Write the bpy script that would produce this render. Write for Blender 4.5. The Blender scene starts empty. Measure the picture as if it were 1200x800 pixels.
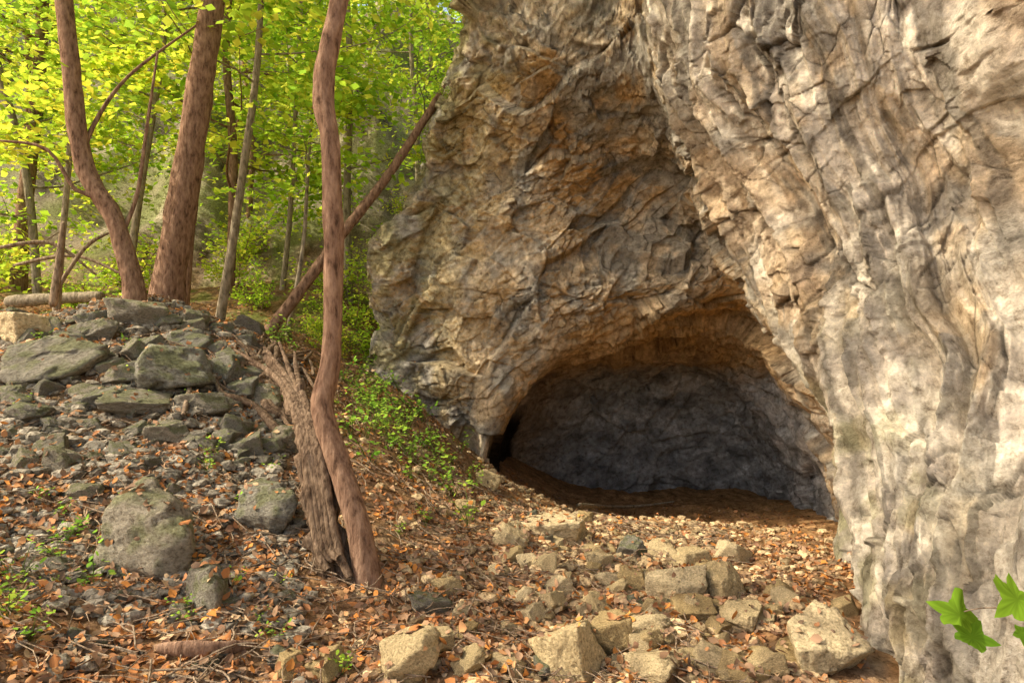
import bpy, math, random
import numpy as np
from mathutils import Vector
random.seed(7); rng=np.random.default_rng(7)
scene=bpy.context.scene
CAMZ=1.7; F=750.0
# ---------------------------------------------------------------- noise
_perm=np.random.default_rng(1).permutation(256); _perm=np.concatenate([_perm,_perm,_perm])
_g=np.random.default_rng(2).normal(size=(256,3)); _g/=np.linalg.norm(_g,axis=1)[:,None]
_r=np.random.default_rng(3).random((256,3)); _d=np.random.default_rng(4).normal(size=(256,3)); _d/=np.linalg.norm(_d,axis=1)[:,None]
def hsh(i,j,k): return _perm[_perm[_perm[i&255]+(j&255)]+(k&255)]
def perlin(P):
    P=np.asarray(P,float); I=np.floor(P).astype(int); f=P-I
    w=f*f*f*(f*(f*6-15)+10); out=np.zeros(len(P))
    for a in (0,1):
        for b in (0,1):
            for c in (0,1):
                g=_g[hsh(I[:,0]+a,I[:,1]+b,I[:,2]+c)]
                d=(g*(f-np.array([a,b,c]))).sum(1)
                wt=(w[:,0] if a else 1-w[:,0])*(w[:,1] if b else 1-w[:,1])*(w[:,2] if c else 1-w[:,2])
                out+=d*wt
    return out*1.6
def fbm(P,o=4,g=0.5):
    P=np.asarray(P,float); s=np.zeros(len(P)); a=1.0
    for i in range(o):
        s+=a*perlin(P*(2.03**i)+17.3*i); a*=g
    return s
def facets(P,tilt=1.0,step=0.5):
    P=np.asarray(P,float); I=np.floor(P).astype(int)
    best=np.full(len(P),9e9); sec=np.full(len(P),9e9); diff=np.zeros_like(P); idx=np.zeros(len(P),int)
    for a in (-1,0,1):
        for b in (-1,0,1):
            for c in (-1,0,1):
                J=I+np.array([a,b,c]); h=hsh(J[:,0],J[:,1],J[:,2])
                v=P-(J+_r[h]); d=(v*v).sum(1); m=d<best
                sec=np.where(m,best,np.minimum(sec,d))
                best=np.where(m,d,best); diff[m]=v[m]; idx[m]=h[m]
    return (diff*_d[idx]).sum(1)*tilt+(_r[idx,1]-0.5)*step, np.sqrt(sec)-np.sqrt(best), _r[idx,2]
def sst(x,a,b):
    t=np.clip((x-a)/(b-a),0,1); return t*t*(3-2*t)
# ---------------------------------------------------------------- mesh helpers
def mesh_np(name,V,Fc,col=None,smooth=True,colname="Col"):
    V=np.asarray(V,np.float32); Fc=np.asarray(Fc,np.int32); n,k=Fc.shape
    me=bpy.data.meshes.new(name)
    me.vertices.add(len(V)); me.vertices.foreach_set("co",V.ravel())
    me.loops.add(n*k); me.loops.foreach_set("vertex_index",Fc.ravel())
    me.polygons.add(n); me.polygons.foreach_set("loop_start",np.arange(0,n*k,k,dtype=np.int32))
    try: me.polygons.foreach_set("loop_total",np.full(n,k,np.int32))
    except Exception: pass
    me.polygons.foreach_set("use_smooth",np.full(n,smooth))
    me.update(calc_edges=True)
    if col is not None:
        a=me.color_attributes.new(colname,'FLOAT_COLOR','POINT')
        c=np.ones((len(V),4),np.float32); c[:,:3]=np.clip(col,0,1); a.data.foreach_set("color",c.ravel())
    me.validate(); return me
def grid_faces(nu,nv,wrap=False):
    i=np.arange(nu-1 if not wrap else nu)[:,None]; j=np.arange(nv-1)[None,:]
    i2=(i+1)%nu
    a=i*nv+j; b=i2*nv+j; c=i2*nv+j+1; d=i*nv+j+1
    return np.stack([a,b,c,d],-1).reshape(-1,4)
def obj(name,me,mat=None,parent=None,loc=None):
    o=bpy.data.objects.new(name,me); scene.collection.objects.link(o)
    if mat and me is not None and len(me.materials)==0: me.materials.append(mat)
    if loc is not None: o.location=loc
    if parent: o.parent=parent
    return o
def tag(o,label,cat,group=None,kind=None):
    o["label"]=label; o["category"]=cat
    if group: o["group"]=group
    if kind: o["kind"]=kind
    return o
# ---------------------------------------------------------------- materials
def newmat(name):
    m=bpy.data.materials.new(name); m.use_nodes=True; nt=m.node_tree; nt.nodes.clear(); return m,nt
class NB:
    def __init__(s,nt): s.nt=nt
    def n(s,t,**kw):
        x=s.nt.nodes.new(t)
        for k,v in kw.items(): setattr(x,k,v)
        return x
    def l(s,a,b): s.nt.links.new(a,b)
    def ramp(s,fac,stops):
        r=s.n('ShaderNodeValToRGB'); e=r.color_ramp.elements
        while len(e)<len(stops): e.new(0.5)
        for q,(p,c) in zip(e,stops): q.position=p; q.color=(c[0],c[1],c[2],1) if hasattr(c,'__len__') else (c,c,c,1)
        s.l(fac,r.inputs['Fac']); return r.outputs['Color']
    def mix(s,a,b,fac=1.0,mode='MULTIPLY'):
        m=s.n('ShaderNodeMix',data_type='RGBA',blend_type=mode)
        for v,i in ((fac,0),(a,6),(b,7)):
            if isinstance(v,bpy.types.NodeSocket): s.l(v,m.inputs[i])
            elif i==0: m.inputs[0].default_value=v
            else: m.inputs[i].default_value=(*v,1)
        return m.outputs[2]
def rock_mat(name,attr=True,stops=None,scale=1.0,bump=0.6,moss=None,detail=6,con=1.0,rough=.75,dist=.05):
    m,nt=newmat(name); b=NB(nt)
    tc=b.n('ShaderNodeTexCoord'); v=tc.outputs['Object']
    n1=b.n('ShaderNodeTexNoise'); n1.inputs['Scale'].default_value=11*scale; n1.inputs['Detail'].default_value=detail; n1.inputs['Roughness'].default_value=rough; b.l(v,n1.inputs['Vector'])
    if attr:
        at=b.n('ShaderNodeVertexColor',layer_name='Col'); c=at.outputs['Color']
    else:
        oi=b.n('ShaderNodeObjectInfo'); c=b.ramp(oi.outputs['Random'],stops)
    d=b.ramp(n1.outputs['Fac'],[(0.32,(.32,.28,.25)),(0.45,(.8,.78,.75)),(0.57,(1.1,1.1,1.1)),(0.72,(1.55,1.5,1.4))])
    c=b.mix(c,d,fac=con)
    if moss:
        n2=b.n('ShaderNodeTexNoise'); n2.inputs['Scale'].default_value=2.2; n2.inputs['Detail'].default_value=2; b.l(v,n2.inputs['Vector'])
        ge=b.n('ShaderNodeNewGeometry'); sp=b.n('ShaderNodeSeparateXYZ'); b.l(ge.outputs['Normal'],sp.inputs[0])
        ma=b.n('ShaderNodeMath',operation='MULTIPLY_ADD'); b.l(sp.outputs['Z'],ma.inputs[0]); ma.inputs[1].default_value=.18; b.l(n2.outputs['Fac'],ma.inputs[2])
        f=b.ramp(ma.outputs[0],[(0.52,0),(0.68,moss)])
        c=b.mix(c,b.mix((0.16,0.18,0.07),d),fac=f,mode='MIX')
    p=b.n('ShaderNodeBsdfDiffuse'); b.l(c,p.inputs['Color'])
    bp=b.n('ShaderNodeBump'); bp.inputs['Strength'].default_value=bump; bp.inputs['Distance'].default_value=dist/scale; b.l(n1.outputs['Fac'],bp.inputs['Height'])
    b.l(bp.outputs['Normal'],p.inputs['Normal'])
    o=b.n('ShaderNodeOutputMaterial'); b.l(p.outputs[0],o.inputs[0]); return m
def leaf_mat(name,trans=0.5,objvar=True):
    m,nt=newmat(name); b=NB(nt)
    at=b.n('ShaderNodeVertexColor',layer_name='Col'); c=at.outputs['Color']
    if objvar:
        oi=b.n('ShaderNodeObjectInfo'); c=b.mix(c,b.ramp(oi.outputs['Random'],[(0,(0.85,0.97,0.8)),(0.5,(1,1,1)),(1,(1.15,1.04,0.9))]))
    p=b.n('ShaderNodeBsdfDiffuse'); b.l(c,p.inputs['Color'])
    t=b.n('ShaderNodeBsdfTranslucent'); b.l(c,t.inputs['Color'])
    mx=b.n('ShaderNodeMixShader'); mx.inputs[0].default_value=trans; b.l(p.outputs[0],mx.inputs[1]); b.l(t.outputs[0],mx.inputs[2])
    o=b.n('ShaderNodeOutputMaterial'); b.l(mx.outputs[0],o.inputs[0]); return m
def bark_mat(name,c1,c2,scale=1.0):
    m,nt=newmat(name); b=NB(nt)
    tc=b.n('ShaderNodeTexCoord'); mp=b.n('ShaderNodeMapping'); mp.inputs['Scale'].default_value=(26*scale,26*scale,8*scale); b.l(tc.outputs['Object'],mp.inputs['Vector'])
    n=b.n('ShaderNodeTexNoise'); n.inputs['Scale'].default_value=1; n.inputs['Detail'].default_value=5; n.inputs['Roughness'].default_value=0.68; b.l(mp.outputs[0],n.inputs['Vector'])
    c=b.ramp(n.outputs['Fac'],[(0.33,tuple(x*0.38 for x in c1)),(0.45,c1),(0.68,c2)])
    p=b.n('ShaderNodeBsdfDiffuse'); b.l(c,p.inputs['Color'])
    bp=b.n('ShaderNodeBump'); bp.inputs['Strength'].default_value=1; bp.inputs['Distance'].default_value=0.025; b.l(n.outputs['Fac'],bp.inputs['Height']); b.l(bp.outputs[0],p.inputs['Normal'])
    o=b.n('ShaderNodeOutputMaterial'); b.l(p.outputs[0],o.inputs[0]); return m
M_cliff=rock_mat('cliff_limestone',bump=1.0,detail=7,rough=.8,dist=.06)
M_ground=rock_mat('forest_soil',scale=2.2,bump=0.9,detail=4)
M_gravel=rock_mat('gravel_stone',scale=3,bump=0.3,detail=2)
M_rockg=rock_mat('grey_stone',attr=False,stops=[(0,(0.24,0.23,0.19)),(0.5,(0.295,0.275,0.22)),(1,(0.35,0.31,0.235))],scale=1.2,bump=0.9,moss=0.6,detail=6)
M_rockt=rock_mat('tan_stone',attr=False,stops=[(0,(0.53,0.4,0.2)),(0.5,(0.62,0.49,0.27)),(1,(0.7,0.58,0.36))],scale=1.2,bump=0.9,detail=6)
M_leaf=leaf_mat('green_leaf',0.6)
M_litter=leaf_mat('dry_leaf',0.12,False)
M_bark=bark_mat('brown_bark',(0.2,0.12,0.078),(0.36,0.235,0.155))
M_bark2=bark_mat('pale_bark',(0.24,0.2,0.135),(0.42,0.35,0.26))
M_dead=bark_mat('weathered_wood',(0.22,0.16,0.105),(0.43,0.335,0.235),1.2)
M_root=bark_mat('dark_root',(0.14,0.095,0.062),(0.31,0.225,0.15),1.6)
# ---------------------------------------------------------------- ground height
def W(px,py,d): return np.array([(px-600)/F*d,d,CAMZ-(py-400)/F*d])
gc=[(0,800,2.6),(300,800,2.9),(600,800,3.1),(850,800,3.15),(1000,790,3.3),(1100,800,3.2),
(0,600,4.0),(150,650,3.8),(300,610,4.4),(430,680,4.0),(600,680,4.4),(800,680,4.8),(1000,680,5.0),(1100,700,4.4),
(0,460,5.5),(150,440,5.8),(300,486,5.8),(400,550,5.5),(500,560,6.2),(580,585,7.2),(700,612,7.2),(850,617,7.6),(980,630,7.2),
(0,402,6.5),(140,360,6.8),(250,388,7),(310,412,7.3),(400,440,8),(480,468,8.3),(540,520,8.6),
(620,578,10),(760,578,12.3),(950,582,12),
(250,378,10),(100,356,11),(400,382,11.5),(-100,360,9),(250,345,15),(0,335,15),(450,350,15)]
gp=[W(*c) for c in gc]
gp+=[np.array(p,float) for p in [(-9,0,1.0),(-9,4,1.6),(-9,8,2.3),(-4,0,.5),(-4,-2,.4),(0,0,.12),(0,-2,.1),(3,0,.1),(3,-2,.1),(6,3,-.1),(6,8,-.6),(6,14,-1.2),(0,15,-1.0),(3,14.5,-1.3),(-9,14,2.9)]]
gp=np.array(gp)
def phi(r): return np.where(r>1e-9,r*r*np.log(np.maximum(r,1e-9)),0)
N=len(gp); A=np.zeros((N+3,N+3)); R=np.linalg.norm(gp[:,None,:2]-gp[None,:,:2],axis=2)
A[:N,:N]=phi(R)+np.eye(N)*0.02; A[:N,N]=1; A[:N,N+1:]=gp[:,:2]; A[N,:N]=1; A[N+1:,:N]=gp[:,:2].T
sol=np.linalg.solve(A,np.concatenate([gp[:,2],np.zeros(3)]))
def Gbase(x,y):
    x=np.atleast_1d(np.asarray(x,float)); y=np.atleast_1d(np.asarray(y,float))
    cx=np.clip(x,-9,6); cy=np.clip(y,-2,15)
    r=np.sqrt((cx[:,None]-gp[None,:,0])**2+(cy[:,None]-gp[None,:,1])**2)
    z=phi(r)@sol[:N]+sol[N]+sol[N+1]*cx+sol[N+2]*cy
    t=np.maximum(y-14.5,0); rise=21*(1-np.exp(-t*1.15/21*1.25))
    side=np.maximum(-9-x,0)*0.1; side=np.minimum(side,5)
    return z+rise+side
def G(x,y):
    x=np.atleast_1d(np.asarray(x,float)); y=np.atleast_1d(np.asarray(y,float))
    P=np.stack([x,y,np.zeros_like(x)],1)
    far=sst(y,13.5,19)
    return Gbase(x,y)+0.07*fbm(P*1.3,3)+0.018*fbm(P*9,2)+far*(1.5*fbm(P*0.4,5))
def G1(x,y): return float(G(x,y)[0])
def hit(px,py):
    def go(ds):
        x=(px-600)/F*ds; z=CAMZ-(py-400)/F*ds; g=G(x,ds); k=np.where(z<g)[0]; i=k[0] if len(k) else len(ds)-1
        return i,x[i],g[i]
    ds=np.geomspace(1.6,45,160); i,_,_=go(ds)
    d2=np.linspace(ds[max(i-1,0)],ds[i],14); j,x,g=go(d2); return np.array([x,d2[j],g])
xs=np.unique(np.concatenate([np.linspace(-160,-30,20),np.linspace(-30,-9,80),np.linspace(-9,-6,40),np.linspace(-6,4.5,300),np.linspace(4.5,9,30),np.linspace(9,160,25)]))
ys=np.unique(np.concatenate([np.linspace(-120,-4,16),np.linspace(-4,1.5,40),np.linspace(1.5,9,260),np.linspace(9,16,110),np.linspace(16,45,130),np.linspace(45,250,24)]))
X,Y=np.meshgrid(xs,ys,indexing='ij'); P=np.stack([X.ravel(),Y.ravel()],1)
Z=np.concatenate([G(q[:,0],q[:,1]) for q in np.array_split(P,12)])
V=np.column_stack([P,Z])
PP=np.column_stack([P,np.zeros(len(P))])
n1=fbm(PP*0.9,4); n2=fbm(PP*7+5,4); n3=fbm(PP*2.4+9,3)
soil=np.array([0.17,0.105,0.058]); litc=np.array([0.3,0.175,0.085]); grit=np.array([0.3,0.24,0.16]); green=np.array([0.13,0.17,0.04]); cavec=np.array([0.5,0.3,0.14])
C=soil+(litc-soil)*sst(n2,-.3,.5)[:,None]
C+= (grit-C)*(sst(n3,0.1,.7)*0.5)[:,None]
cv=(sst(P[:,1],6.2,8)*sst(P[:,0],-.6,.4))*(P[:,1]<16); C+=(cavec*(0.8+0.5*n2[:,None])-C)*(cv*0.9)[:,None]
fr=sst(P[:,1],13.5,16); hillc=np.array([0.33,0.29,0.21])*(.9+0.8*n1[:,None]+.6*n3[:,None]); C+=(hillc-C)*fr[:,None]
gr=sst(n1,-.1,.4)*sst(P[:,1],7.2,9)*(P[:,0]<-1.2); C+=(green-C)*(gr*0.7)[:,None]
g=obj('ground',mesh_np('ground',V,grid_faces(len(xs),len(ys)),C),M_ground)
tag(g,'leaf-strewn forest floor sloping down into the cave','ground',kind='structure')
# ---------------------------------------------------------------- cliff
rows={
1:[(510,560,16),(440,520,9.8),(500,560,9.2),(552,590,9.0),(576,610,8.9),(612,600,12.4),(740,600,12.8),(890,605,12.4),(975,630,9.2),(1015,650,7.5),(1003,690,5.9),(1040,830,3.55),(1110,900,3.0),(1240,950,2.5)],
2:[(510,450,16),(438,450,9.8),(500,490,9.1),(548,520,9.0),(574,535,8.9),(606,530,12.5),(740,525,12.6),(885,535,12.2),(962,560,9.1),(1008,575,7.5),(1000,600,5.9),(1030,660,3.8),(1105,720,3.15),(1240,740,2.6)],
3:[(510,400,16),(436,400,9.8),(498,430,9.1),(545,460,8.9),(596,464,8.95),(632,450,11.2),(745,440,11.9),(850,447,11.6),(922,468,9.0),(985,490,7.4),(985,500,5.8),(1030,545,4.15),(1110,560,3.5),(1240,560,3.0)],
4:[(510,350,16),(435,350,9.8),(495,370,9.1),(555,398,8.8),(632,408,8.9),(700,392,9.0),(785,378,9.1),(850,368,9.0),(905,392,8.6),(930,410,7.4),(938,400,6.0),(1000,425,4.6),(1100,410,3.9),(1240,400,3.4)],
5:[(515,300,16),(438,300,9.8),(500,310,9.1),(575,330,8.6),(650,350,8.5),(715,345,8.5),(785,335,8.6),(845,322,8.6),(880,335,8.2),(895,345,7.2),(900,330,6.1),(960,330,5.1),(1060,300,4.2),(1200,290,3.7)],
6:[(535,250,16),(462,250,9.8),(520,250,9.1),(590,265,8.7),(660,275,8.7),(720,285,8.8),(785,285,8.9),(825,280,8.7),(848,280,8.1),(860,268,7.1),(860,262,6.3),(920,250,5.3),(1030,220,4.5),(1180,200,3.9)],
7:[(560,190,16),(492,190,9.7),(545,190,9.0),(610,200,8.6),(670,215,8.6),(725,230,8.7),(775,230,8.6),(805,225,8.2),(822,220,7.7),(828,205,7.0),(822,190,6.4),(880,170,5.4),(1000,150,4.6),(1150,130,4.0)],
8:[(590,120,16),(520,120,9.4),(565,120,8.5),(618,120,7.9),(675,150,8.1),(725,160,8.2),(760,155,8.0),(785,150,7.7),(798,145,7.2),(800,130,6.8),(790,115,6.4),(850,95,5.4),(970,80,4.6),(1130,60,4.0)],
9:[(610,20,16),(540,20,9.0),(575,20,7.9),(625,15,7.5),(690,20,7.4),(730,25,7.3),(752,25,7.2),(768,25,7.0),(776,25,6.8),(780,25,6.5),(775,15,6.3),(840,0,5.4),(960,-20,4.6),(1120,-40,4.0)],
10:[(620,-200,16),(560,-250,9.2),(590,-250,8.5),(640,-250,8.1),(690,-250,8.0),(730,-250,7.9),(755,-250,7.7),(770,-250,7.5),(780,-250,7.2),(782,-250,6.9),(780,-250,6.5),(840,-260,5.8),(960,-280,5.0),(1110,-300,4.4)],
11:[(620,-500,18),(600,-600,11),(620,-600,10.5),(650,-600,10.2),(690,-600,10.2),(730,-600,10.2),(755,-600,10),(770,-600,9.8),(785,-600,9.6),(795,-600,9.2),(810,-620,8.6),(870,-650,8.0),(960,-700,7.4),(1080,-800,6.9)],
}
net=[]
for r in range(1,12):
    L=[W(*c) for c in rows[r]]
    zz=[-.6,.3,.9,1.7,2.3,2.8,3.3,3.8,4.4,6,12][r-1]; hx=0 if zz<0 else .15*zz+(zz>5)*.25*(zz-5)
    L.append(np.array([2.75+hx,1.2,zz])); L.append(np.array([3.4+hx,-4,zz]))
    net.append(L)
bot=[p.copy()-np.array([0,0,1.2]) for p in net[0]]
top=[p.copy()+np.array([1.5,9,0.8]) for p in net[-1]]
net=np.array([bot]+net+[top])
def cardinal(A,n,t=0.42):
    K=len(A); out=[];par=[]
    for i in range(K-1):
        p0=A[max(i-1,0)];p1=A[i];p2=A[i+1];p3=A[min(i+2,K-1)]
        m1=(p2-p0)*t; m2=(p3-p1)*t; k=n[i]
        for s in np.arange(k)/k:
            out.append((2*s**3-3*s**2+1)*p1+(s**3-2*s**2+s)*m1+(-2*s**3+3*s**2)*p2+(s**3-s**2)*m2); par.append(i+s)
    out.append(A[-1]); par.append(K-1); return np.array(out),np.array(par)
nv=[12,54,54,60,58,58,58,62,62,62,50,10]
S,vp=cardinal(net,nv)
nu=[20,50,58,58,58,56,56,52,50,56,98,120,120,64,8]
S2,up=cardinal(S.transpose(1,0,2),nu)
nU,nV=S2.shape[:2]
UU,VV=np.meshgrid(up,vp,indexing='ij'); UU=UU.ravel();VV=VV.ravel()
def gnorm(S):
    du=np.gradient(S,axis=0); dv=np.gradient(S,axis=1); n=np.cross(du,dv); n/=np.linalg.norm(n,axis=2)[:,:,None]+1e-9; return n
Nn=gnorm(S2); 
if Nn[nU//4,nV//2,1]>0: Nn=-Nn; flip=True
else: flip=False
P0=S2.reshape(-1,3); Nf=Nn.reshape(-1,3)
wall=sst(UU,8.8,10.0); inter=sst(UU,4.1,4.9)*sst(UU,8.4,7.7)*sst(VV,3.9,3.2)
rim=1-.55*sst(UU,2.6,3.6)*sst(UU,5.4,4.6)*sst(VV,4.6,3.6)
def rotP(P,a,b):
    c,s=math.cos(a),math.sin(a); Q=P.copy(); Q[:,0]=P[:,0]*c+P[:,2]*s; Q[:,2]=-P[:,0]*s+P[:,2]*c
    c,s=math.cos(b),math.sin(b); Q2=Q.copy(); Q2[:,1]=Q[:,1]*c+Q[:,2]*s; Q2[:,2]=-Q[:,1]*s+Q[:,2]*c; return Q2
warp=np.stack([fbm(P0*0.9,2),fbm(P0*0.9+31,2),fbm(P0*0.9+77,2)],1)
w2=np.stack([fbm(P0*4,2),fbm(P0*4+31,2),fbm(P0*4+77,2)],1)
Q=rotP(P0,math.radians(38),math.radians(25))+warp*0.12+w2*.012
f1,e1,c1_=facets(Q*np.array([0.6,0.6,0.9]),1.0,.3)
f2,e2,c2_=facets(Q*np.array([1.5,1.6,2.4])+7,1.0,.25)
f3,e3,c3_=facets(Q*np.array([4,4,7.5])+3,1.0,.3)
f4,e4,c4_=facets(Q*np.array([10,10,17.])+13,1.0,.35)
patch=sst(fbm(P0*0.8+60,2),-.35,.35)
crk=sst(.035-e3,0,.035)*sst(fbm(P0*1.7+200,2),-.1,.3)
face=0.34*f1+0.12*f2+(0.022+0.045*patch)*f3+(.010+.018*patch)*f4+0.05*fbm(P0*0.7,3)+0.010*fbm(P0*7,4)-.02*crk
FU=UU*1.0+0.17*warp[:,0]+0.10*np.sin(VV*0.8)+.015*w2[:,0]; FV=VV*0.24+0.15*warp[:,1]
fl=np.column_stack([FU,FV,np.zeros(len(FU))])
def ridge(x): return 1-np.abs(x)
rA=ridge(perlin(fl*np.array([1.9,1,1])+2)*1.6); rB=ridge(perlin(fl*np.array([4.6,1.5,1])+9)*1.5); rC=ridge(perlin(fl*np.array([11,2.6,1])+19)*1.5)
brk=sst(fbm(P0*1.1+90,3),-.12,.35)
Qw=rotP(P0,math.radians(-22),math.radians(-12))+warp*.15+w2*.015
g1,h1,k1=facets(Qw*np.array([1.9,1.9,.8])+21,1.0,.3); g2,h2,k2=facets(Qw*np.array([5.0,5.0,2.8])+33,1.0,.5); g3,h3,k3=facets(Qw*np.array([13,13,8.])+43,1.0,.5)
crw=sst(.04-h2,0,.04)*sst(fbm(P0*1.7+230,2),-.1,.3)
wf=0.24*(rA-.5)+0.115*(rB-.5)*(1-.4*brk)+0.04*(rC-.5)*(1-.5*brk)+0.07*fbm(P0*0.7+4,3)+(.035+.085*brk)*g1+(.018+.04*brk)*g2+(.010+.014*brk)*g3+0.010*fbm(P0*8,5)-.035*sst(.05-h1,0,.05)*brk-.02*crw
intd=0.18*f1+0.09*f2+.04*f3+0.1*fbm(P0*0.9,3)+0.02*fbm(P0*7,3)
disp=face*(1-wall)+wf*wall; disp=(disp*(1-inter)+intd*inter)*rim
P1=P0+Nf*disp[:,None]
N2=gnorm(P1.reshape(nU,nV,3)).reshape(-1,3); 
if flip: N2=-N2
a1=fbm(P0*0.8+3,4); a2=fbm(P0*2.7+11,5); a3=fbm(fl*np.array([3,1.2,1])+21,5); a4=fbm(P0*13,3); a5=fbm(fl*np.array([7,1.2,1])+71,4); a6=fbm(P0*1.1+140,5); a7=fbm(P0*5+300,3)
grey=np.array([0.4,0.365,0.3]); tan=np.array([0.67,0.54,0.37]); och=np.array([0.63,0.4,0.17]); pale=np.array([0.8,0.72,0.58]); blue=np.array([0.39,0.405,0.42]); mossc=np.array([0.27,0.27,0.12]); rust=np.array([0.54,0.37,0.21]); dgry=np.array([.22,.2,.165])
def lerp(A,B,t): return A+(B-A)*np.clip(t,0,1)[:,None]
C=lerp(np.tile(grey,(len(P0),1)),tan,sst(a2+.6*(c2_-.5)+.4*(c1_-.5),-.25,.4)*0.95)
C=lerp(C,pale,(1-wall)*sst(c1_+.5*a2,.75,1.0)*.5)
C=lerp(C,pale,wall*sst(a3+.3*(k1-.5),-.4,.15)*0.95)
C=lerp(C,rust,wall*sst(a1-.4*a3,0.1,.6)*0.55)
C=lerp(C,grey,wall*sst(a6+.2*(k2-.5),.12,.5)*.65)
C=lerp(C,dgry,wall*sst(a5+.3*a7,.2,.55)*.7)
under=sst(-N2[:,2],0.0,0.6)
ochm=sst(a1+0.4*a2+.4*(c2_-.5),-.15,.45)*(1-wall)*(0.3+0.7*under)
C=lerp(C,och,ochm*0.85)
ceil=sst(UU,4,4.6)*sst(UU,8.9,8.2)*sst(VV,3.0,3.5)*sst(VV,4.8,4.1); C=lerp(C,och*.9,ceil*0.7)
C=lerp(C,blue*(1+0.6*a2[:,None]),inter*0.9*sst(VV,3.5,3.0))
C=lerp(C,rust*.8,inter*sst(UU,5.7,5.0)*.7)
C=lerp(C,C*.06,sst(UU,4.1,4.25)*sst(UU,4.98,4.85)*sst(VV,2.75,2.45))  # shade of the deep side passage painted into the rock colour
C=lerp(C,mossc,(1-wall)*sst(UU,3.6,1.2)*sst(a2+0.5*a1,-.4,.35)*0.6)
C=lerp(C,mossc*1.2,wall*sst(VV,5.5,2.5)*sst(UU,13,11)*sst(a2,-.25,.35)*0.5)
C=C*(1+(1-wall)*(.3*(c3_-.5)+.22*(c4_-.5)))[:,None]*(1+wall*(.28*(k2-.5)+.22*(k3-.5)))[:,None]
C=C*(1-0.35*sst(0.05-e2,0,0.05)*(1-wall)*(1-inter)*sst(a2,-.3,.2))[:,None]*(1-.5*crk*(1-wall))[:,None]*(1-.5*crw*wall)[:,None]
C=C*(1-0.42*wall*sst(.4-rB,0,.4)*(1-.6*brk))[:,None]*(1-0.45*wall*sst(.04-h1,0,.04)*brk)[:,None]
C=C*(1+0.22*a4)[:,None]
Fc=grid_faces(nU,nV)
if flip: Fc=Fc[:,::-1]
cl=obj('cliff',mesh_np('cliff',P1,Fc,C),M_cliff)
tag(cl,'tall limestone cliff with overhangs, fluted buttress and an arched cave mouth','cliff',kind='structure')
# ---------------------------------------------------------------- rocks
def ico(sub):
    import bmesh
    bm=bmesh.new(); bmesh.ops.create_icosphere(bm,subdivisions=sub,radius=1)
    v=np.array([x.co[:] for x in bm.verts]); f=np.array([[q.index for q in x.verts] for x in bm.faces]); bm.free(); return v,f
icoV,icoF=ico(5); icoV1,icoF1=ico(2)
def rockverts(v,seed,nplanes=14,flat=0.7,rough=0.025,k=90.):
    r=np.random.default_rng(seed); n=r.normal(size=(nplanes,3))
    if rough>0:
        base=np.vstack([np.eye(3),-np.eye(3)])+r.normal(0,.28,(6,3)); n=np.vstack([base,n[:max(3,nplanes-6)]])
    n/=np.linalg.norm(n,axis=1)[:,None]
    d=r.uniform(0.5,0.9,len(n)); dt=v@n.T
    if rough>0: d[6:]=r.uniform(.65,.95,len(n)-6)
    rad=np.where(dt>0.05,d/np.maximum(dt,0.05),9)
    rr=-np.log(np.exp(-k*rad).sum(1)+np.exp(-k*1.25))/k
    o=v*rr[:,None]; 
    if rough>0:
        ff,_,_=facets(o*2.4+seed,1,.5); o=o*(1+rough*fbm(o*4+seed*3.1,4)+.08*ff)[:,None]
    o/=np.abs(o).max(0); o[:,2]*=flat; return o
rock_g=[mesh_np('rock',rockverts(icoV,100+i,10+i%5,1.0),icoF) for i in range(14)]+[mesh_np('rock',rockverts(icoV,400+i,18,1.0,.06,22.),icoF) for i in range(3)]
rock_t=[m.copy() for m in rock_g]
for m in rock_g: m.materials.append(M_rockg)
for m in rock_t: m.materials.append(M_rockt)
def put_rock(px,py,w,h,kind,label,group,name='rock',v=None,rz=None,cat='rock',tilt=0.5,sink=.45):
    p=hit(px,py); d=p[1]; sx=w/F*d/2; sz=h/F*d/2
    me=(rock_g if kind=='g' else rock_t)[v if v is not None else random.randrange(14)]
    o=obj(name,me); sy=(sx*0.55+sz*0.45)*random.uniform(.9,1.25)
    o.scale=(sx*1.1,sy,sz*1.2); o.rotation_euler=(random.uniform(-tilt,tilt)*.8,random.uniform(-tilt,tilt)*.8,rz if rz is not None else random.uniform(-.7,.7))
    o.location=(p[0],p[1]+sy*0.6,G1(p[0],p[1]+sy*.6)+sz*sink)
    tag(o,label,cat,group); return o
GB='grey boulders on the rubble slope'; TB='tan limestone blocks before the cave'
for a in [(45,446,108,50,'g'),(182,454,122,66,'g'),(15,408,110,44,'t'),(145,672,138,108,'g'),(235,718,76,68,'g'),(298,622,90,62,'g'),(120,478,66,32,'g'),(62,556,50,36,'g'),(190,520,52,30,'g'),(232,484,60,34,'g'),(150,490,74,30,'g'),(285,536,50,28,'g'),(330,530,46,38,'g'),(270,512,44,30,'g'),(305,480,46,32,'g'),(255,446,52,38,'g'),(150,384,70,38,'g'),(105,400,56,30,'g'),(215,412,50,28,'g'),(20,500,56,28,'g'),(90,590,40,24,'g'),(300,446,42,28,'g')]:
    put_rock(*a,('rounded mossy ' if a[1]>615 else 'weathered ')+('brown' if a[4]=='t' else 'grey')+' limestone boulder half sunk in the rubble slope',GB,'boulder',cat='boulder',tilt=.35,sink=.3,v=(14+a[0]%3) if a[1]>615 else None)
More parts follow.
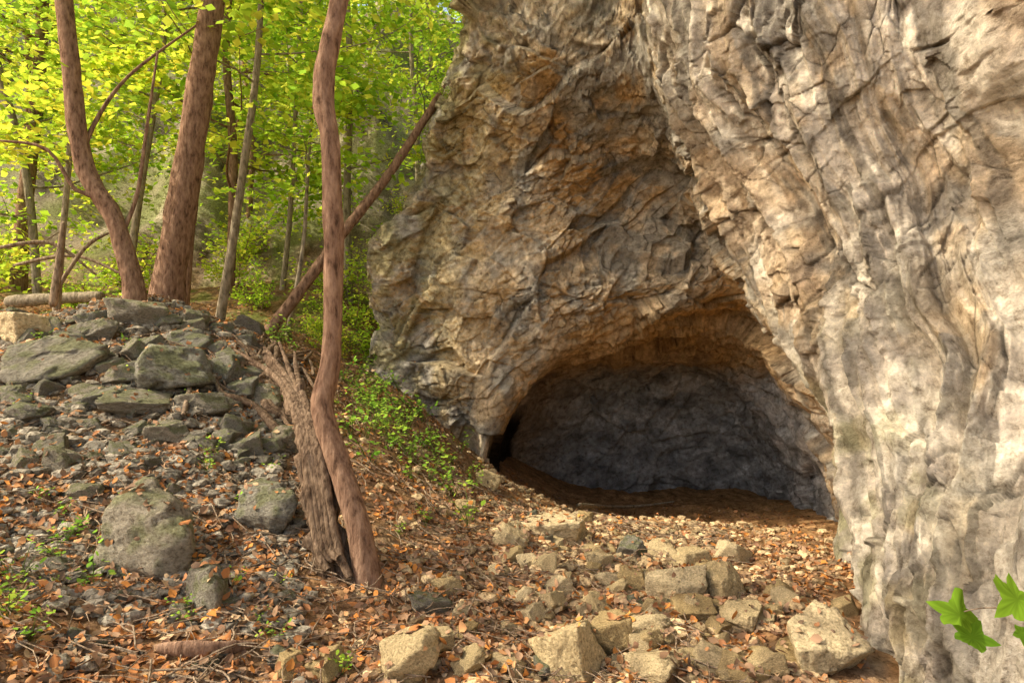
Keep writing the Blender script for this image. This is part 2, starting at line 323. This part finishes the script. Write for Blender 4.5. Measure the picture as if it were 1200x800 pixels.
for a in [(672,800,92,90,'t'),(720,770,56,58,'t'),(470,800,78,66,'t'),(972,795,96,74,'t'),(600,640,50,34,'t'),(655,638,96,44,'t'),(795,703,80,44,'t'),(850,700,60,50,'t'),(742,655,38,36,'g'),(775,800,70,40,'t'),(880,742,54,36,'t'),(745,700,46,34,'t'),(520,700,38,26,'t'),(375,796,50,34,'t'),(335,796,38,36,'t'),(815,730,54,28,'t'),(700,720,42,28,'t'),(655,700,36,24,'t'),(640,672,38,28,'t'),(700,668,36,28,'t'),(780,655,36,28,'t'),(860,660,48,28,'t'),(930,775,40,28,'t'),(840,790,64,34,'t'),(545,790,46,28,'t'),(500,720,54,26,'g'),(760,745,50,30,'t'),(920,700,38,22,'t'),(570,570,28,22,'t'),(545,600,26,18,'t'),(900,790,58,34,'t'),(620,730,40,26,'t'),(590,790,44,28,'t'),(810,670,50,34,'t'),(720,690,40,26,'t')]:
    put_rock(*a,('tan' if a[4]=='t' else 'grey')+' angular limestone block lying among fallen leaves',TB,'stone_block',cat='stone',sink=.38)
for i in range(150):
    px=random.uniform(0,345); py=random.uniform(378,555) if i<118 else random.uniform(550,790)
    w=(15+28*random.random()**1.3)*(1 if py<560 else .8); put_rock(px,py,w,w*random.uniform(.4,.8),'g','small grey angular rock in loose rubble','small grey rocks in the rubble slope',sink=.3,tilt=.7)
for i in range(145):
    t=random.random()**.8; py=600+200*t; px=random.gauss(680+t*110,55+80*t)
    if px>1010 or px<480: px=random.uniform(620,960)
    w=random.uniform(12,26)*(0.8+t*.9); put_rock(px,py,w,w*random.uniform(.45,.8),'t' if random.random()<.93 else 'g','small tan limestone rock among leaf litter','small tan rocks on the cave path',sink=.38)
tem=[rockverts(icoV1,300+i,8,0.7,0) for i in range(16)]
vs=[];fs=[];cs=[];off=0
NG=8800
for i in range(NG):
    if i<4600: d=rng.uniform(3.2,7.4); u=rng.uniform(-.85,-.33)
    elif i<7400: d=rng.uniform(2.6,8.5); u=rng.normal(.14,.14)
    else: d=rng.uniform(2.6,7); u=rng.uniform(-.8,.5)
    cs.append((u*d,d))
gx,gy=np.array(cs).T; cs=[]; gz=G(gx,gy)
for i in range(NG):
    s=0.010+(0.07 if i<4600 and gy[i]>4.4 else .05)*rng.random()**2.4; t=tem[i%16]; a=rng.uniform(0,6.28); ca,sa=math.cos(a),math.sin(a)
    v=t@np.array([[ca,-sa,0],[sa,ca,0],[0,0,1]])*s*np.array([1.2,1,1]); v=v+np.array([gx[i],gy[i],gz[i]+s*.3])
    base=np.array([.26,.235,.185]) if gx[i]/gy[i]<-.3 else np.array([.5,.38,.22])
    vs.append(v); fs.append(icoF1+off); off+=len(v); cs.append(np.tile(base*rng.uniform(.45,1.3),(len(v),1)))
o=obj('gravel',mesh_np('gravel',np.concatenate(vs),np.concatenate(fs),np.concatenate(cs),smooth=False),M_gravel); tag(o,'loose limestone gravel scattered over the slope','gravel',kind='stuff')
# ---------------------------------------------------------------- leaves
LT=np.array([(0,0),(-.27,.3),(0,.33),(.27,.3),(-.24,.66),(0,.68),(.24,.66),(0,1)],float); LT[:,1]-=.5
LF=np.array([(0,3,2),(0,2,1),(2,3,6),(2,6,5),(1,2,5),(1,5,4),(5,6,7),(4,5,7)])
HT=np.array([(0,-.5),(.3,-.25),(.36,.1),(0,.5),(-.36,.1),(-.3,-.25)]); HF=np.array([(0,1,2),(0,2,3),(0,3,4),(0,4,5)])
th=np.linspace(0,2*np.pi,44,endpoint=False)-np.pi/2
def lobes(t):
    a=(t+np.pi/2)%(2*np.pi)
    c=[(0.85,.42),(1.85,.56),(np.pi,.62),(2*np.pi-1.85,.56),(2*np.pi-.85,.42)]
    r=.3+sum((k-.27)*np.exp(-((a-m)/.33)**2) for m,k in c); return r*(1+.06*np.cos(a*17))
rr_=lobes(th); RT=np.vstack([np.column_stack([np.cos(th)*rr_,np.sin(th)*rr_]),np.column_stack([np.cos(th)*rr_,np.sin(th)*rr_])*.5,[[0,-.05]]])
RF=[]
for i in range(44):
    j=(i+1)%44; RF+=[(i,j,44+j),(i,44+j,44+i),(88,44+i,44+j)]
RF=np.array(RF)
ST=np.array([(0,-.5),(.36,-.05),(0,.5),(-.36,-.05)]); SF=np.array([(0,1,2),(0,2,3)])
def leaves(pos,nrm,size,col,T=LT,Fa=LF,curl=0.5,fold=0.3,r=rng):
    n=len(pos); pos=np.asarray(pos); nrm=nrm/np.linalg.norm(nrm,axis=1)[:,None]
    a=r.normal(size=(n,3)); t=np.cross(nrm,a); t/=np.linalg.norm(t,axis=1)[:,None]+1e-9; b=np.cross(nrm,t)
    cu=r.normal(0,curl,n); fo=r.normal(0,1,n)*fold; wd=r.uniform(.85,1.3,n)
    z=cu[:,None]*(T[None,:,1]**2)+fo[:,None]*np.abs(T[None,:,0])
    V=pos[:,None]+size[:,None,None]*(t[:,None]*(T[None,:,0,None]*wd[:,None,None])+b[:,None]*T[None,:,1,None]+nrm[:,None]*z[:,:,None])
    Fc=(Fa[None]+(np.arange(n)*len(T))[:,None,None]).reshape(-1,3)
    return V.reshape(-1,3),Fc,np.repeat(col,len(T),axis=0)
def pick(pal,n,r=rng,var=.25):
    pal=np.array(pal); c=pal[r.integers(0,len(pal),n)]*r.uniform(1-var,1+var,(n,1)); return c
litpal=[(.46,.2,.075),(.48,.26,.12),(.34,.17,.08),(.38,.235,.135),(.48,.34,.2),(.24,.14,.085),(.3,.19,.115),(.56,.24,.065),(.17,.115,.075),(.27,.175,.11),(.34,.215,.13),(.4,.19,.09)]
NL=54000
d=2.2+9.*rng.random(NL)**1.0; u=rng.uniform(-.86,.56,NL); x=u*d; y=d
keep=np.ones(NL,bool); 
pn=fbm(np.stack([x,y,np.zeros(NL)],1)*1.3+40,3)
keep&=(pn>-.3)|(rng.random(NL)<.4)
keep&=~((u<-.33)&(y>4.6)&(y<7)&(rng.random(NL)<.3))
keep&=~((u>.05)&(rng.random(NL)<.35)); keep&=~((y>7.3)&(x>-.8)&(rng.random(NL)<.55)); keep&=~((y>8)&(rng.random(NL)<.4))
x=x[keep];y=y[keep];n=len(x); z=G(x,y)
bpy.context.view_layer.update(); dg=bpy.context.evaluated_depsgraph_get()
ok=np.zeros(n,bool); hz=np.zeros(n); hn=np.zeros((n,3))
for i in range(n):
    r_,lo_,no_,_,_,_=scene.ray_cast(dg,Vector((x[i],y[i],z[i]+.75)),Vector((0,0,-1)),distance=1.5)
    if r_ and no_.z>.45 and lo_.z<z[i]+.6: ok[i]=True; hz[i]=lo_.z; hn[i]=no_[:]
ok&=~((hz-z>.06)&(rng.random(n)<.78))
x=x[ok];y=y[ok];z=hz[ok];hn=hn[ok];n=len(x)
nr=hn+rng.normal(0,.33,(n,3))
V,Fc,C=leaves(np.stack([x,y,z+rng.uniform(.003,.02,n)],1),nr,rng.uniform(.024,.075,n),pick(litpal,n),curl=.7,fold=.5)
o=obj('leaf_litter',mesh_np('leaf_litter',V,Fc,C),M_litter); tag(o,'rust and brown fallen autumn leaves covering the slope','leaf litter',kind='stuff')
# ---------------------------------------------------------------- tubes
def resample(pts,rad,step):
    pts=np.array(pts,float); rad=np.array(rad,float); A=np.column_stack([pts,rad]); L=np.linalg.norm(np.diff(pts,axis=0),axis=1)
    out,_=cardinal(A,[max(2,int(l/step)) for l in L],.5); out[:,3]=np.maximum(out[:,3],.001); return out
def tube(pts,rad,step=.08,ns=12,rough=.12,freq=3.,squash=None):
    A=resample(pts,rad,step); p=A[:,:3]; r=A[:,3]; n=len(p); T=np.gradient(p,axis=0); T/=np.linalg.norm(T,axis=1)[:,None]+1e-9
    up=np.array([0,1.,.13]) if abs(T[0,1])<.9 else np.array([1.,0,0]); X=np.cross(T,up); X/=np.linalg.norm(X,axis=1)[:,None]+1e-9; Yv=np.cross(T,X)
    a=np.linspace(0,2*np.pi,ns,endpoint=False); sx,sy=(squash or (1,1))
    D=(X[:,None]*np.cos(a)[None,:,None]*sx+Yv[:,None]*np.sin(a)[None,:,None]*sy)
    Q=p[:,None]+D*r[:,None,None]
    if rough>0:
        q=Q.reshape(-1,3); nn=fbm(q*np.array([freq*3,freq*3,freq*.8]),3).reshape(n,ns); Q=p[:,None]+D*(r[:,None]*(1+rough*nn))[:,:,None]
    V=Q.transpose(1,0,2).reshape(-1,3); return V,grid_faces(ns,n,True)
def join(parts):
    vs=[];fs=[];o=0
    for v,f in parts: vs.append(v); fs.append(f+o); o+=len(v)
    return np.concatenate(vs),np.concatenate(fs)
greenpal=[(.38,.56,.05),(.5,.66,.055),(.6,.68,.07),(.28,.45,.045),(.68,.68,.08),(.44,.62,.055)]
def branchset(r,start,dirv,length,rad,ntw=6,droop=.1):
    parts=[];anch=[]
    p=np.array(start,float); dv=np.array(dirv,float); pts=[p.copy()]; k=6
    for i in range(k):
        dv=dv+r.normal(0,.16,3); dv[2]-=droop*.3; dv/=np.linalg.norm(dv); p=p+dv*length/k; pts.append(p.copy())
    rads=np.linspace(rad,rad*.15,k+1); parts.append(tube(pts,rads,.25,5,0))
    for j in range(ntw):
        i=r.integers(1,k+1); q=pts[i]; a=r.normal(size=3); a[2]*=.35; a+=dv*.7; a/=np.linalg.norm(a); l=length*r.uniform(.25,.5)
        m=q+a*l*.5+r.normal(0,.05,3); e=q+a*l; e[2]-=.06*l
        parts.append(tube([q,m,e],[rad*.3,rad*.2,rad*.06],.4,3,0))
        for t in np.linspace(.25,1,5): anch.append(q+(e-q)*t)
    for i in range(2,k+1): anch.append(pts[i])
    return parts,anch
def tree_meshes(seed,trunk_pts,trunk_rad,nbr,zlo,blen,nleaf,lsize,brough=.08,T=ST,Fa=SF,pal=greenpal,ns=14,spread=(.25,.25,.06),extra=None,tstep=.12,flat=.45):
    r=np.random.default_rng(seed); tp=np.array(trunk_pts,float)
    tparts=[tube(tp,trunk_rad,tstep,ns,brough)]
    if extra: tparts+=[tube(a,b,.1,8,.08) for a,b in extra]
    A=resample(tp,trunk_rad,.1); cand=np.where(A[:,2]-A[0,2]>zlo)[0]; cpart=[];anch=[]
    for i in range(nbr):
        k=cand[int(len(cand)*(i+.5)/nbr)]; a=r.uniform(0,6.28); el=r.uniform(-.05,.5)
        fr=(i+.5)/nbr; L=blen*(1-.55*fr)*r.uniform(.6,1.2)
        pp,an=branchset(r,A[k,:3],(math.cos(a),math.sin(a),el),L,max(A[k,3]*.35,.012)); cpart+=pp; anch+=an
    anch=np.array(anch); pos=anch[r.integers(0,len(anch),nleaf)]+r.normal(size=(nleaf,3))*np.array(spread)
    nr=r.normal(0,flat,(nleaf,3))+np.array([0,0,1.]); 
    V,Fc,C=leaves(pos,nr,r.uniform(.7,1.3,nleaf)*lsize,pick(pal,nleaf,r),T,Fa,.25,.2,r)
    tv,tf=join(tparts+cpart)
    return mesh_np('trunk',tv,tf),mesh_np('crown',V,Fc,C)
def place_tree(mt,mc,loc,label,group,bark=M_bark,rz=0,sc=1,name='tree',cat='tree'):
    e=bpy.data.objects.new(name,None); scene.collection.objects.link(e); e.location=loc; e.rotation_euler=(0,0,rz); e.scale=(sc,)*3
    if not mt.materials: mt.materials.append(bark)
    if not mc.materials: mc.materials.append(M_leaf)
    obj('trunk',mt,parent=e); obj('crown',mc,parent=e); tag(e,label,cat,group); return e
def rel(pts): 
    b=np.array(pts[0]); return [np.array(p)-b for p in pts],b
def hero(pxs,rads,seed,nbr,zlo,blen,nleaf,ls,label,bark,topext,extra=None,**k):
    pts=[W(*c) for c in pxs]; pts[0]=np.array([pts[0][0],pts[0][1],G1(pts[0][0],pts[0][1])-.1])
    for t in topext: pts.append(pts[-1]+np.array(t))
    rads=list(rads)+[rads[-1]*f for f in np.linspace(.85,.3,len(topext))]
    R_,b=rel(pts); ex=None
    if extra: ex=[([W(*c)-b for c in e],rr) for e,rr in extra]
    mt,mc=tree_meshes(seed,R_,rads,nbr,zlo,blen,nleaf,ls,extra=ex,**k)
    return place_tree(mt,mc,b,label,None,bark)
hero([(434,680,4.0),(420,620,4.02),(398,545,4.1),(378,478,4.15),(388,420,4.2),(391,300,4.2),(388,180,4.2),(380,100,4.25),(397,0,4.3)],[.09,.075,.07,.08,.062,.063,.06,.07,.063],11,9,5.2,2.8,1300,.15,'slender brown tree with a bent base leaning out of the slope',M_bark,[(.15,.1,1.2),(0.1,0,2.),(-.1,.1,2.),(.1,0,2.)],ns=28,tstep=.05,brough=.15,T=HT,Fa=HF,spread=(.12,.12,.05))
hero([(158,375,7),(154,325,7),(133,255,7),(100,198,7),(86,110,7),(75,0,7)],[.13,.105,.1,.095,.09,.08],12,11,5.2,2.8,1600,.14,'brown forked tree with a crooked trunk on the rubble mound',M_bark,[(-.2,.1,1.5),(-.1,0,2),(.2,.2,2)],
  extra=[([(128,250,7),(118,232,6.95),(88,222,6.9),(55,175,6.8),(0,165,6.7)],[.035,.028,.022,.018,.012]),([(140,280,7),(160,230,7.1),(172,150,7.2),(185,60,7.3)],[.03,.022,.018,.012]),([(97,190,7),(108,150,7.1),(150,90,7.3),(230,30,7.5)],[.03,.024,.018,.012])],ns=22,brough=.15,T=HT,Fa=HF)
hero([(195,385,8),(198,330,8),(215,230,8),(232,120,8),(250,0,8)],[.24,.19,.17,.155,.14],13,14,5,3.4,2400,.14,'thick straight brown tree leaning slightly over the slope',M_bark,[(.3,.1,2),(.2,0,2.5),(.1,.1,2.5)],ns=24,brough=.13,T=HT,Fa=HF)
hero([(215,378,9.5),(222,300,9.5),(232,180,9.5),(240,60,9.5)],[.06,.05,.04,.03],14,9,3.5,2.0,1200,.13,'thin young tree with dark bark',M_bark,[(.1,0,2),(.1,.1,2)])
hero([(255,383,9),(270,300,9),(285,200,9),(300,90,9),(306,0,9)],[.07,.06,.055,.048,.04],15,12,3.2,2.4,1800,.13,'slim pale tree rising beside a leaning trunk',M_bark2,[(.1,0,2),(0,.1,2)])
hero([(335,410,9.3),(345,350,9.3),(356,280,9.4),(362,180,9.5)],[.04,.035,.03,.025],16,8,2.2,1.6,1300,.12,'slender sapling with thin bare stem',M_bark2,[(.1,0,1.2)])
hero([(65,362,8.2),(72,290,8.2),(80,200,8.4)],[.05,.04,.035],17,7,2.0,1.8,1400,.12,'pale thin sapling on the mound',M_bark2,[(.1,0,1.5)])
hero([(20,345,12),(30,230,12),(45,100,12),(50,0,12)],[.15,.13,.11,.1],18,16,3.4,3.2,4200,.13,'brown woodland tree behind the mound',M_bark,[(.1,0,2),(0,.1,2)])
hero([(145,350,11),(165,220,11),(190,60,11)],[.07,.06,.05],19,14,2.6,2.8,3800,.13,'thin tree with yellow-green leaves',M_bark2,[(.1,0,2),(0,.1,2)])
hero([(330,385,13),(340,250,13),(350,60,13)],[.06,.05,.04],20,16,2.2,3.0,4800,.14,'thin tree with lime-green leaves in layered sprays',M_bark2,[(.1,0,2),(0,.1,2)])
def log(name,pxs,rads,label,cat,mat=M_dead,ground=False,ns=16,rough=.12,squash=None,extra=[],lift=0,freq=3.,group=None):
    if ground: pts=[hit(a,b)+np.array([0,0,r_*.7+lift]) for (a,b),r_ in zip(pxs,rads)]
    else: pts=[W(*c) for c in pxs]
    b=pts[0].copy(); pts=[p-b for p in pts]
    pts=[pts[0]+(pts[0]-pts[1])*.01]+pts+[pts[-1]+(pts[-1]-pts[-2])*.01]; rads=[.002]+list(rads)+[.002]
    parts=[tube(pts,rads,.04,ns,rough,freq,squash=squash)]
    for e,rr in extra: parts.append(tube([W(*c)-b for c in e],rr,.04,10,.35,6))
    v,f=join(parts); o=obj(name,mesh_np(name,v,f),mat,loc=b); tag(o,label,cat,group); return o
log('leaning_trunk',[(300,408,8.8),(345,350,9),(400,275,9.1),(455,205,9.2),(520,105,9.3)],[.085,.08,.072,.065,.05],'dead brown trunk leaning diagonally against the cliff','dead tree',M_bark)
sl=[]
for j in range(5):
    o_=(j-2)*8; sl.append(([(397+o_*.8,698-random.uniform(0,45),3.94+random.uniform(-.02,.03)),(384+o_*.7,640,3.98),(371+o_*.6,560,4.07),(358+o_*.5,495,4.25),(338+o_*.7,445,4.6),(310+o_*2.2,414+random.uniform(-14,14),5.0)],[.022,.03,.032,.03,.024,.010]))
log('split_log',[(396,702,4.0),(384,640,4.05),(371,560,4.15),(358,497,4.32),(338,448,4.66),(312,420,5.1)],[.085,.085,.088,.08,.062,.03],'weathered broken dead trunk propped against the slope beside the tree','log',M_root,ns=60,rough=.9,squash=(1.1,.7),extra=sl,freq=6)
for j in range(38):
    x0,y0=random.uniform(320,368),random.uniform(420,520); pts=[]; x1,y1=random.uniform(205,325),random.uniform(388,455)
    for t in np.linspace(0,1,6): pts.append((x0+(x1-x0)*t+random.gauss(0,9),y0+(y1-y0)*t**.8+random.gauss(0,8)))
    log('tree_root',pts,[.02,.018,.015,.012,.009,.005] if j%3 else [.04,.035,.03,.024,.017,.008],'thin dark exposed root snaking over the bank','root',M_root,True,7,.25,lift=.06,group='exposed roots on the bank')
log('fallen_log',[(10,354,9),(60,350,9),(118,347,9)],[.085,.08,.07],'fallen orange-brown log on top of the mound','log',M_bark2)
log('fallen_branch',[(680,603),(720,603),(755,600),(788,595)],[.026,.026,.02,.012],'thin pale branch lying on the cave floor','branch',M_bark2,True,8,lift=.1)
log('fallen_branch',[(515,735),(545,752),(575,772),(600,780)],[.016,.018,.02,.01],'crooked brown stick half buried in leaves','branch',M_bark,True,8,lift=.03)
log('bark_slab',[(185,768),(220,772),(260,770),(298,762)],[.02,.034,.034,.014],'curled slab of reddish bark on fallen leaves','bark',M_bark,True,14,.3,(1.2,.5),lift=.02)
log('fallen_branch',[(215,500),(222,470),(225,440)],[.02,.02,.012],'short pale stick lying on rubble','branch',M_dead,True,8,lift=.09)
log('fallen_branch',[(60,505),(95,515),(135,500),(170,512)],[.008,.01,.01,.005],'thin dry twig on the slope','branch',M_dead,True,6,lift=.05)
log('dead_stump',[(62,356,7.6),(70,300,7.6),(74,262,7.6)],[.045,.04,.02],'pale broken sapling stub on the mound','stump',M_dead)
for q in [[(0,290,8),(60,285,8.2),(110,320,8.3)],[(60,350,8),(100,290,8.2),(135,270,8.4)],[(20,310,9),(90,300,9),(160,330,9)]]:
    log('dead_branch',q,[.022,.024,.012],'bare dead branch tangled on the mound','branch',M_dead)
parts=[]
for i in range(1400):
    d=rng.uniform(2.6,7.5); u=rng.uniform(-.8,.35); x0=u*d; a=rng.uniform(0,6.28); L=rng.uniform(.08,.4)
    p=[(x0+math.cos(a)*L*t+rng.normal(0,.015),d+math.sin(a)*L*t+rng.normal(0,.015)) for t in (0,.35,.7,1)]
    zz=G([q[0] for q in p],[q[1] for q in p])+.025+rng.uniform(0,.05)
    rr=rng.uniform(.002,.006); parts.append(tube([(q[0],q[1],z_) for q,z_ in zip(p,zz)],[rr,rr,rr*.8,rr*.4],.15,4,0))
v,f=join(parts); o=obj('twigs',mesh_np('twigs',v,f),M_dead); tag(o,'dry twigs scattered through the leaf litter','twigs',kind='stuff')
# ---------------------------------------------------------------- forest
var=[]
for s in range(4):
    r=np.random.default_rng(50+s); H=r.uniform(10,14); pts=[(0,0,-.3)]; 
    for k in range(1,7): pts.append((pts[-1][0]+r.normal(0,.22),pts[-1][1]+r.normal(0,.22),H*k/6))
    var.append(tree_meshes(60+s,pts,np.linspace(.08,.02,7),24,1.4+(.4*s)%2,3.3,6000,.135,ns=8,tstep=.4))
cvar=[]
for s in range(3):
    pts=[(0,0,-.3)]; r=np.random.default_rng(90+s)
    for k in range(1,7): pts.append((pts[-1][0]+r.normal(0,.2),pts[-1][1]+r.normal(0,.2),2.1*k))
    cvar.append(tree_meshes(95+s,pts,np.linspace(.16,.05,7),11,5.2,3.2,1100,.19,ns=10,tstep=.3,spread=(.1,.1,.05)))
pos=[(-8.5,11.5),(-5.4,12.2),(-3.4,13.4),(-11,14),(-2.4,16.5),(-6.8,16.5),(-12.5,18),(-5.6,20.5),(-2.6,21),(-9.5,22),(-14,23),(-.8,25)]
WT='woodland trees on the hillside'
for i,(x_,y_) in enumerate(pos):
    mt,mc=var[i%4]; place_tree(mt,mc,(x_,y_,G1(x_,y_)-.1),'leafy yellow-green woodland tree on the hillside',WT,M_bark if i%4%2 else M_bark2,random.uniform(0,6.28),random.uniform(.85,1.15))
for i,(x_,y_) in enumerate([(-4.2,1.8),(-7.4,2.6)]):  # unseen trees, added with sparse crowns to cast dapples on the right wall
    mt,mc=cvar[i%3]; place_tree(mt,mc,(x_,y_,G1(x_,y_)-.1),'tall leafy woodland tree placed out of view to dapple the rock wall',WT,M_bark,i*2.1,1)
sv=[]
for s in range(4):
    r=np.random.default_rng(80+s); parts=[];anch=[]
    for j in range(7):
        a=r.uniform(0,6.28); pp,an=branchset(r,(0,0,-.05),(math.cos(a)*.6,math.sin(a)*.6,1.),r.uniform(.8,1.5),.014,5); parts+=pp; anch+=an
    anch=np.array(anch); n=900; P_=anch[r.integers(0,len(anch),n)]+r.normal(0,.09,(n,3))
    V,Fc,C=leaves(P_,r.normal(0,.5,(n,3))+np.array([0,0,1.]),r.uniform(.06,.11,n),pick(greenpal,n,r),ST,SF,.25,.2,r)
    tv,tf=join(parts); a_=mesh_np('stem',tv,tf); a_.materials.append(M_bark); b_=mesh_np('foliage',V,Fc,C); b_.materials.append(M_leaf); sv.append((a_,b_))
def shrub(p,sc,i,label='bushy yellow-green shrub on the slope',group='shrubs at the forest edge',name='shrub'):
    e=bpy.data.objects.new(name,None); scene.collection.objects.link(e); e.location=p; e.scale=(sc,)*3; e.rotation_euler=(0,0,random.uniform(0,6.28))
    obj('stem',sv[i%4][0],parent=e); obj('foliage',sv[i%4][1],parent=e); tag(e,label,'shrub',group)
for i,(x_,y_,s_) in enumerate([(-2.3,10.6,.7),(-3.1,10.4,.5),(-2.9,11.8,.9),(-4.4,11.2,.6),(-6.6,9.8,.7),(-8,9.5,1.),(-3.6,13.2,1.0),(-5.6,13,.9),(-7.6,12.6,1.2),(-1.9,12,1.1),(-9.4,11.5,1.2),(-2.5,9.4,.45),(-6.3,15,1.2),(-10.6,13.4,1.4)]):
    shrub((x_,y_,G1(x_,y_)),s_,i)
for i,(a,b_,d_,s_) in enumerate([(478,258,9.6,.42),(452,305,9.6,.36),(505,195,9.5,.36),(535,125,9.1,.3),(448,350,9.6,.34)]):
    shrub(tuple(W(a,b_,d_)),s_,i,'small yellow-green shrub rooted in a cliff ledge','shrubs clinging to the cliff edge')
n=46000; x=rng.uniform(-34,4,n); y=15+29*rng.random(n)**1.2; z=G(x,y)+rng.random(n)**1.5*2.4
m=fbm(np.stack([x,y,z],1)*.45,3)>.1; x=x[m];y=y[m];z=z[m]; n=len(x)
V,Fc,C=leaves(np.stack([x,y,z],1),rng.normal(0,.5,(n,3))+np.array([0,-.3,1.]),rng.uniform(.009,.016,n)*(y-2)*.8,pick(greenpal,n),ST,SF,.2,.2)
o=obj('hillside_foliage',mesh_np('hillside_foliage',V,Fc,C),M_leaf); tag(o,'dense yellow-green understory covering the hillside','foliage',kind='stuff')
# ---------------------------------------------------------------- small plants
pv=[]
for s in range(5):
    r=np.random.default_rng(120+s); parts=[];lp=[]
    for j in range(6):
        a=r.uniform(0,6.28); h=r.uniform(.1,.24); e=np.array([math.cos(a)*h*.7,math.sin(a)*h*.7,h]); parts.append(tube([(0,0,-.02),e*.5+np.array([0,0,.02]),e],[.003,.0025,.0015],.1,4,0))
        for k in range(4): lp.append(e*r.uniform(.5,1.05)+r.normal(0,.03,3))
    lp=np.array(lp); n=len(lp); V,Fc,C=leaves(lp,r.normal(0,.35,(n,3))+np.array([0,-.2,1.]),r.uniform(.03,.055,n),pick([(.32,.56,.07),(.45,.64,.09),(.24,.45,.06)],n,r),LT,LF,.2,.2,r)
    tv,tf=join(parts); a_=mesh_np('stem',tv,tf,np.tile([.2,.26,.08],(len(tv),1))); a_.materials.append(M_leaf)
    b_=mesh_np('foliage',V,Fc,C); b_.materials.append(M_leaf); pv.append((a_,b_))
def plant(px,py,sc,i):
    p=hit(px,py); e=bpy.data.objects.new('seedling',None); scene.collection.objects.link(e); e.location=p; e.scale=(sc,)*3; e.rotation_euler=(0,0,random.uniform(0,6.28))
    obj('stem',pv[i%5][0],parent=e); obj('foliage',pv[i%5][1],parent=e); tag(e,'small bright green seedling among rocks and leaves','plant','green seedlings on the slope')
pl=[(130,650,1.0),(160,628,.7),(20,690,.9),(70,660,.7),(240,555,.7),(320,555,.6),(45,590,.6),(540,530,1.1),(465,630,.6),(400,790,.6),(10,720,.8),(110,690,.8)]
for i in range(96): pl.append((random.gauss(458,54),0,random.uniform(.6,1.5)))
for i in range(34): pl.append((random.uniform(0,340),random.uniform(395,760),random.uniform(.35,.8)))
for i,(a,b_,c_) in enumerate(pl):
    if b_==0: b_=max(398,random.gauss(422+(a-400)*.8+12,40))
    plant(a,b_,c_,i)
b=W(1275,735,2.0); st=[W(1275,735,2.0)-b,W(1225,715,1.95)-b,W(1180,712,1.9)-b,W(1150,712,1.88)-b,W(1130,716,1.86)-b]
e=bpy.data.objects.new('maple_sprig',None); scene.collection.objects.link(e); e.location=b; tag(e,'fresh green maple sprig growing out from the rock wall','plant')
sm=mesh_np('stem',*tube(st,[.004,.004,.003,.002,.0015],.05,6,0)); sm.materials.append(M_dead); obj('stem',sm,parent=e)
lp=np.array([W(*c)-b for c in [(1125,718,1.85),(1140,745,1.87),(1190,700,1.9),(1197,742,1.95)]]); n=len(lp)
nr=np.array([(0,-.8,.6),(-.3,-.9,.4),(.2,-.8,.6),(.3,-.9,.5)]); V,Fc,C=leaves(lp,nr,np.array([.12,.09,.13,.07]),pick([(.15,.34,.03),(.2,.4,.035)],n),RT,RF,.4,.35)
vein=.75+.5*rng.random(len(C)); vein[np.arange(len(C))%89>=44]*=.8; C=C*vein[:,None]
fm=mesh_np('leaf_cluster',V,Fc,C); fm.materials.append(M_leaf); obj('leaf_cluster',fm,parent=e)
# ---------------------------------------------------------------- light, sky, camera
sd=Vector((-0.70,-0.14,0.66)).normalized()
w=bpy.data.worlds.new("World"); scene.world=w; w.use_nodes=True; nt=w.node_tree; bg=nt.nodes['Background']
sk=nt.nodes.new('ShaderNodeTexSky'); sk.sky_type='NISHITA'; sk.sun_disc=False; sk.sun_elevation=math.asin(sd.z); sk.sun_rotation=math.atan2(sd.x,sd.y); sk.dust_density=4
mw=nt.nodes.new('ShaderNodeMix'); mw.data_type='RGBA'; mw.blend_type='MULTIPLY'; mw.inputs[0].default_value=1; mw.inputs[7].default_value=(1.1,1.0,.88,1)
nt.links.new(sk.outputs[0],mw.inputs[6]); nt.links.new(mw.outputs[2],bg.inputs[0]); bg.inputs[1].default_value=0.38
L=bpy.data.lights.new('sun','SUN'); L.energy=5.5; L.angle=math.radians(.5); L.color=(1,.9,.72); lo=bpy.data.objects.new('sun',L); scene.collection.objects.link(lo); lo.rotation_euler=(-sd).to_track_quat('-Z','Y').to_euler()
cam=bpy.data.cameras.new('camera'); cam.lens=22.5; cam.sensor_width=36; cam.clip_end=800; co=bpy.data.objects.new('camera',cam); scene.collection.objects.link(co); co.location=(0,0,CAMZ); co.rotation_euler=(math.radians(90),0,0); scene.camera=co
scene.view_settings.view_transform='Standard'; scene.view_settings.look='None'; scene.view_settings.exposure=0
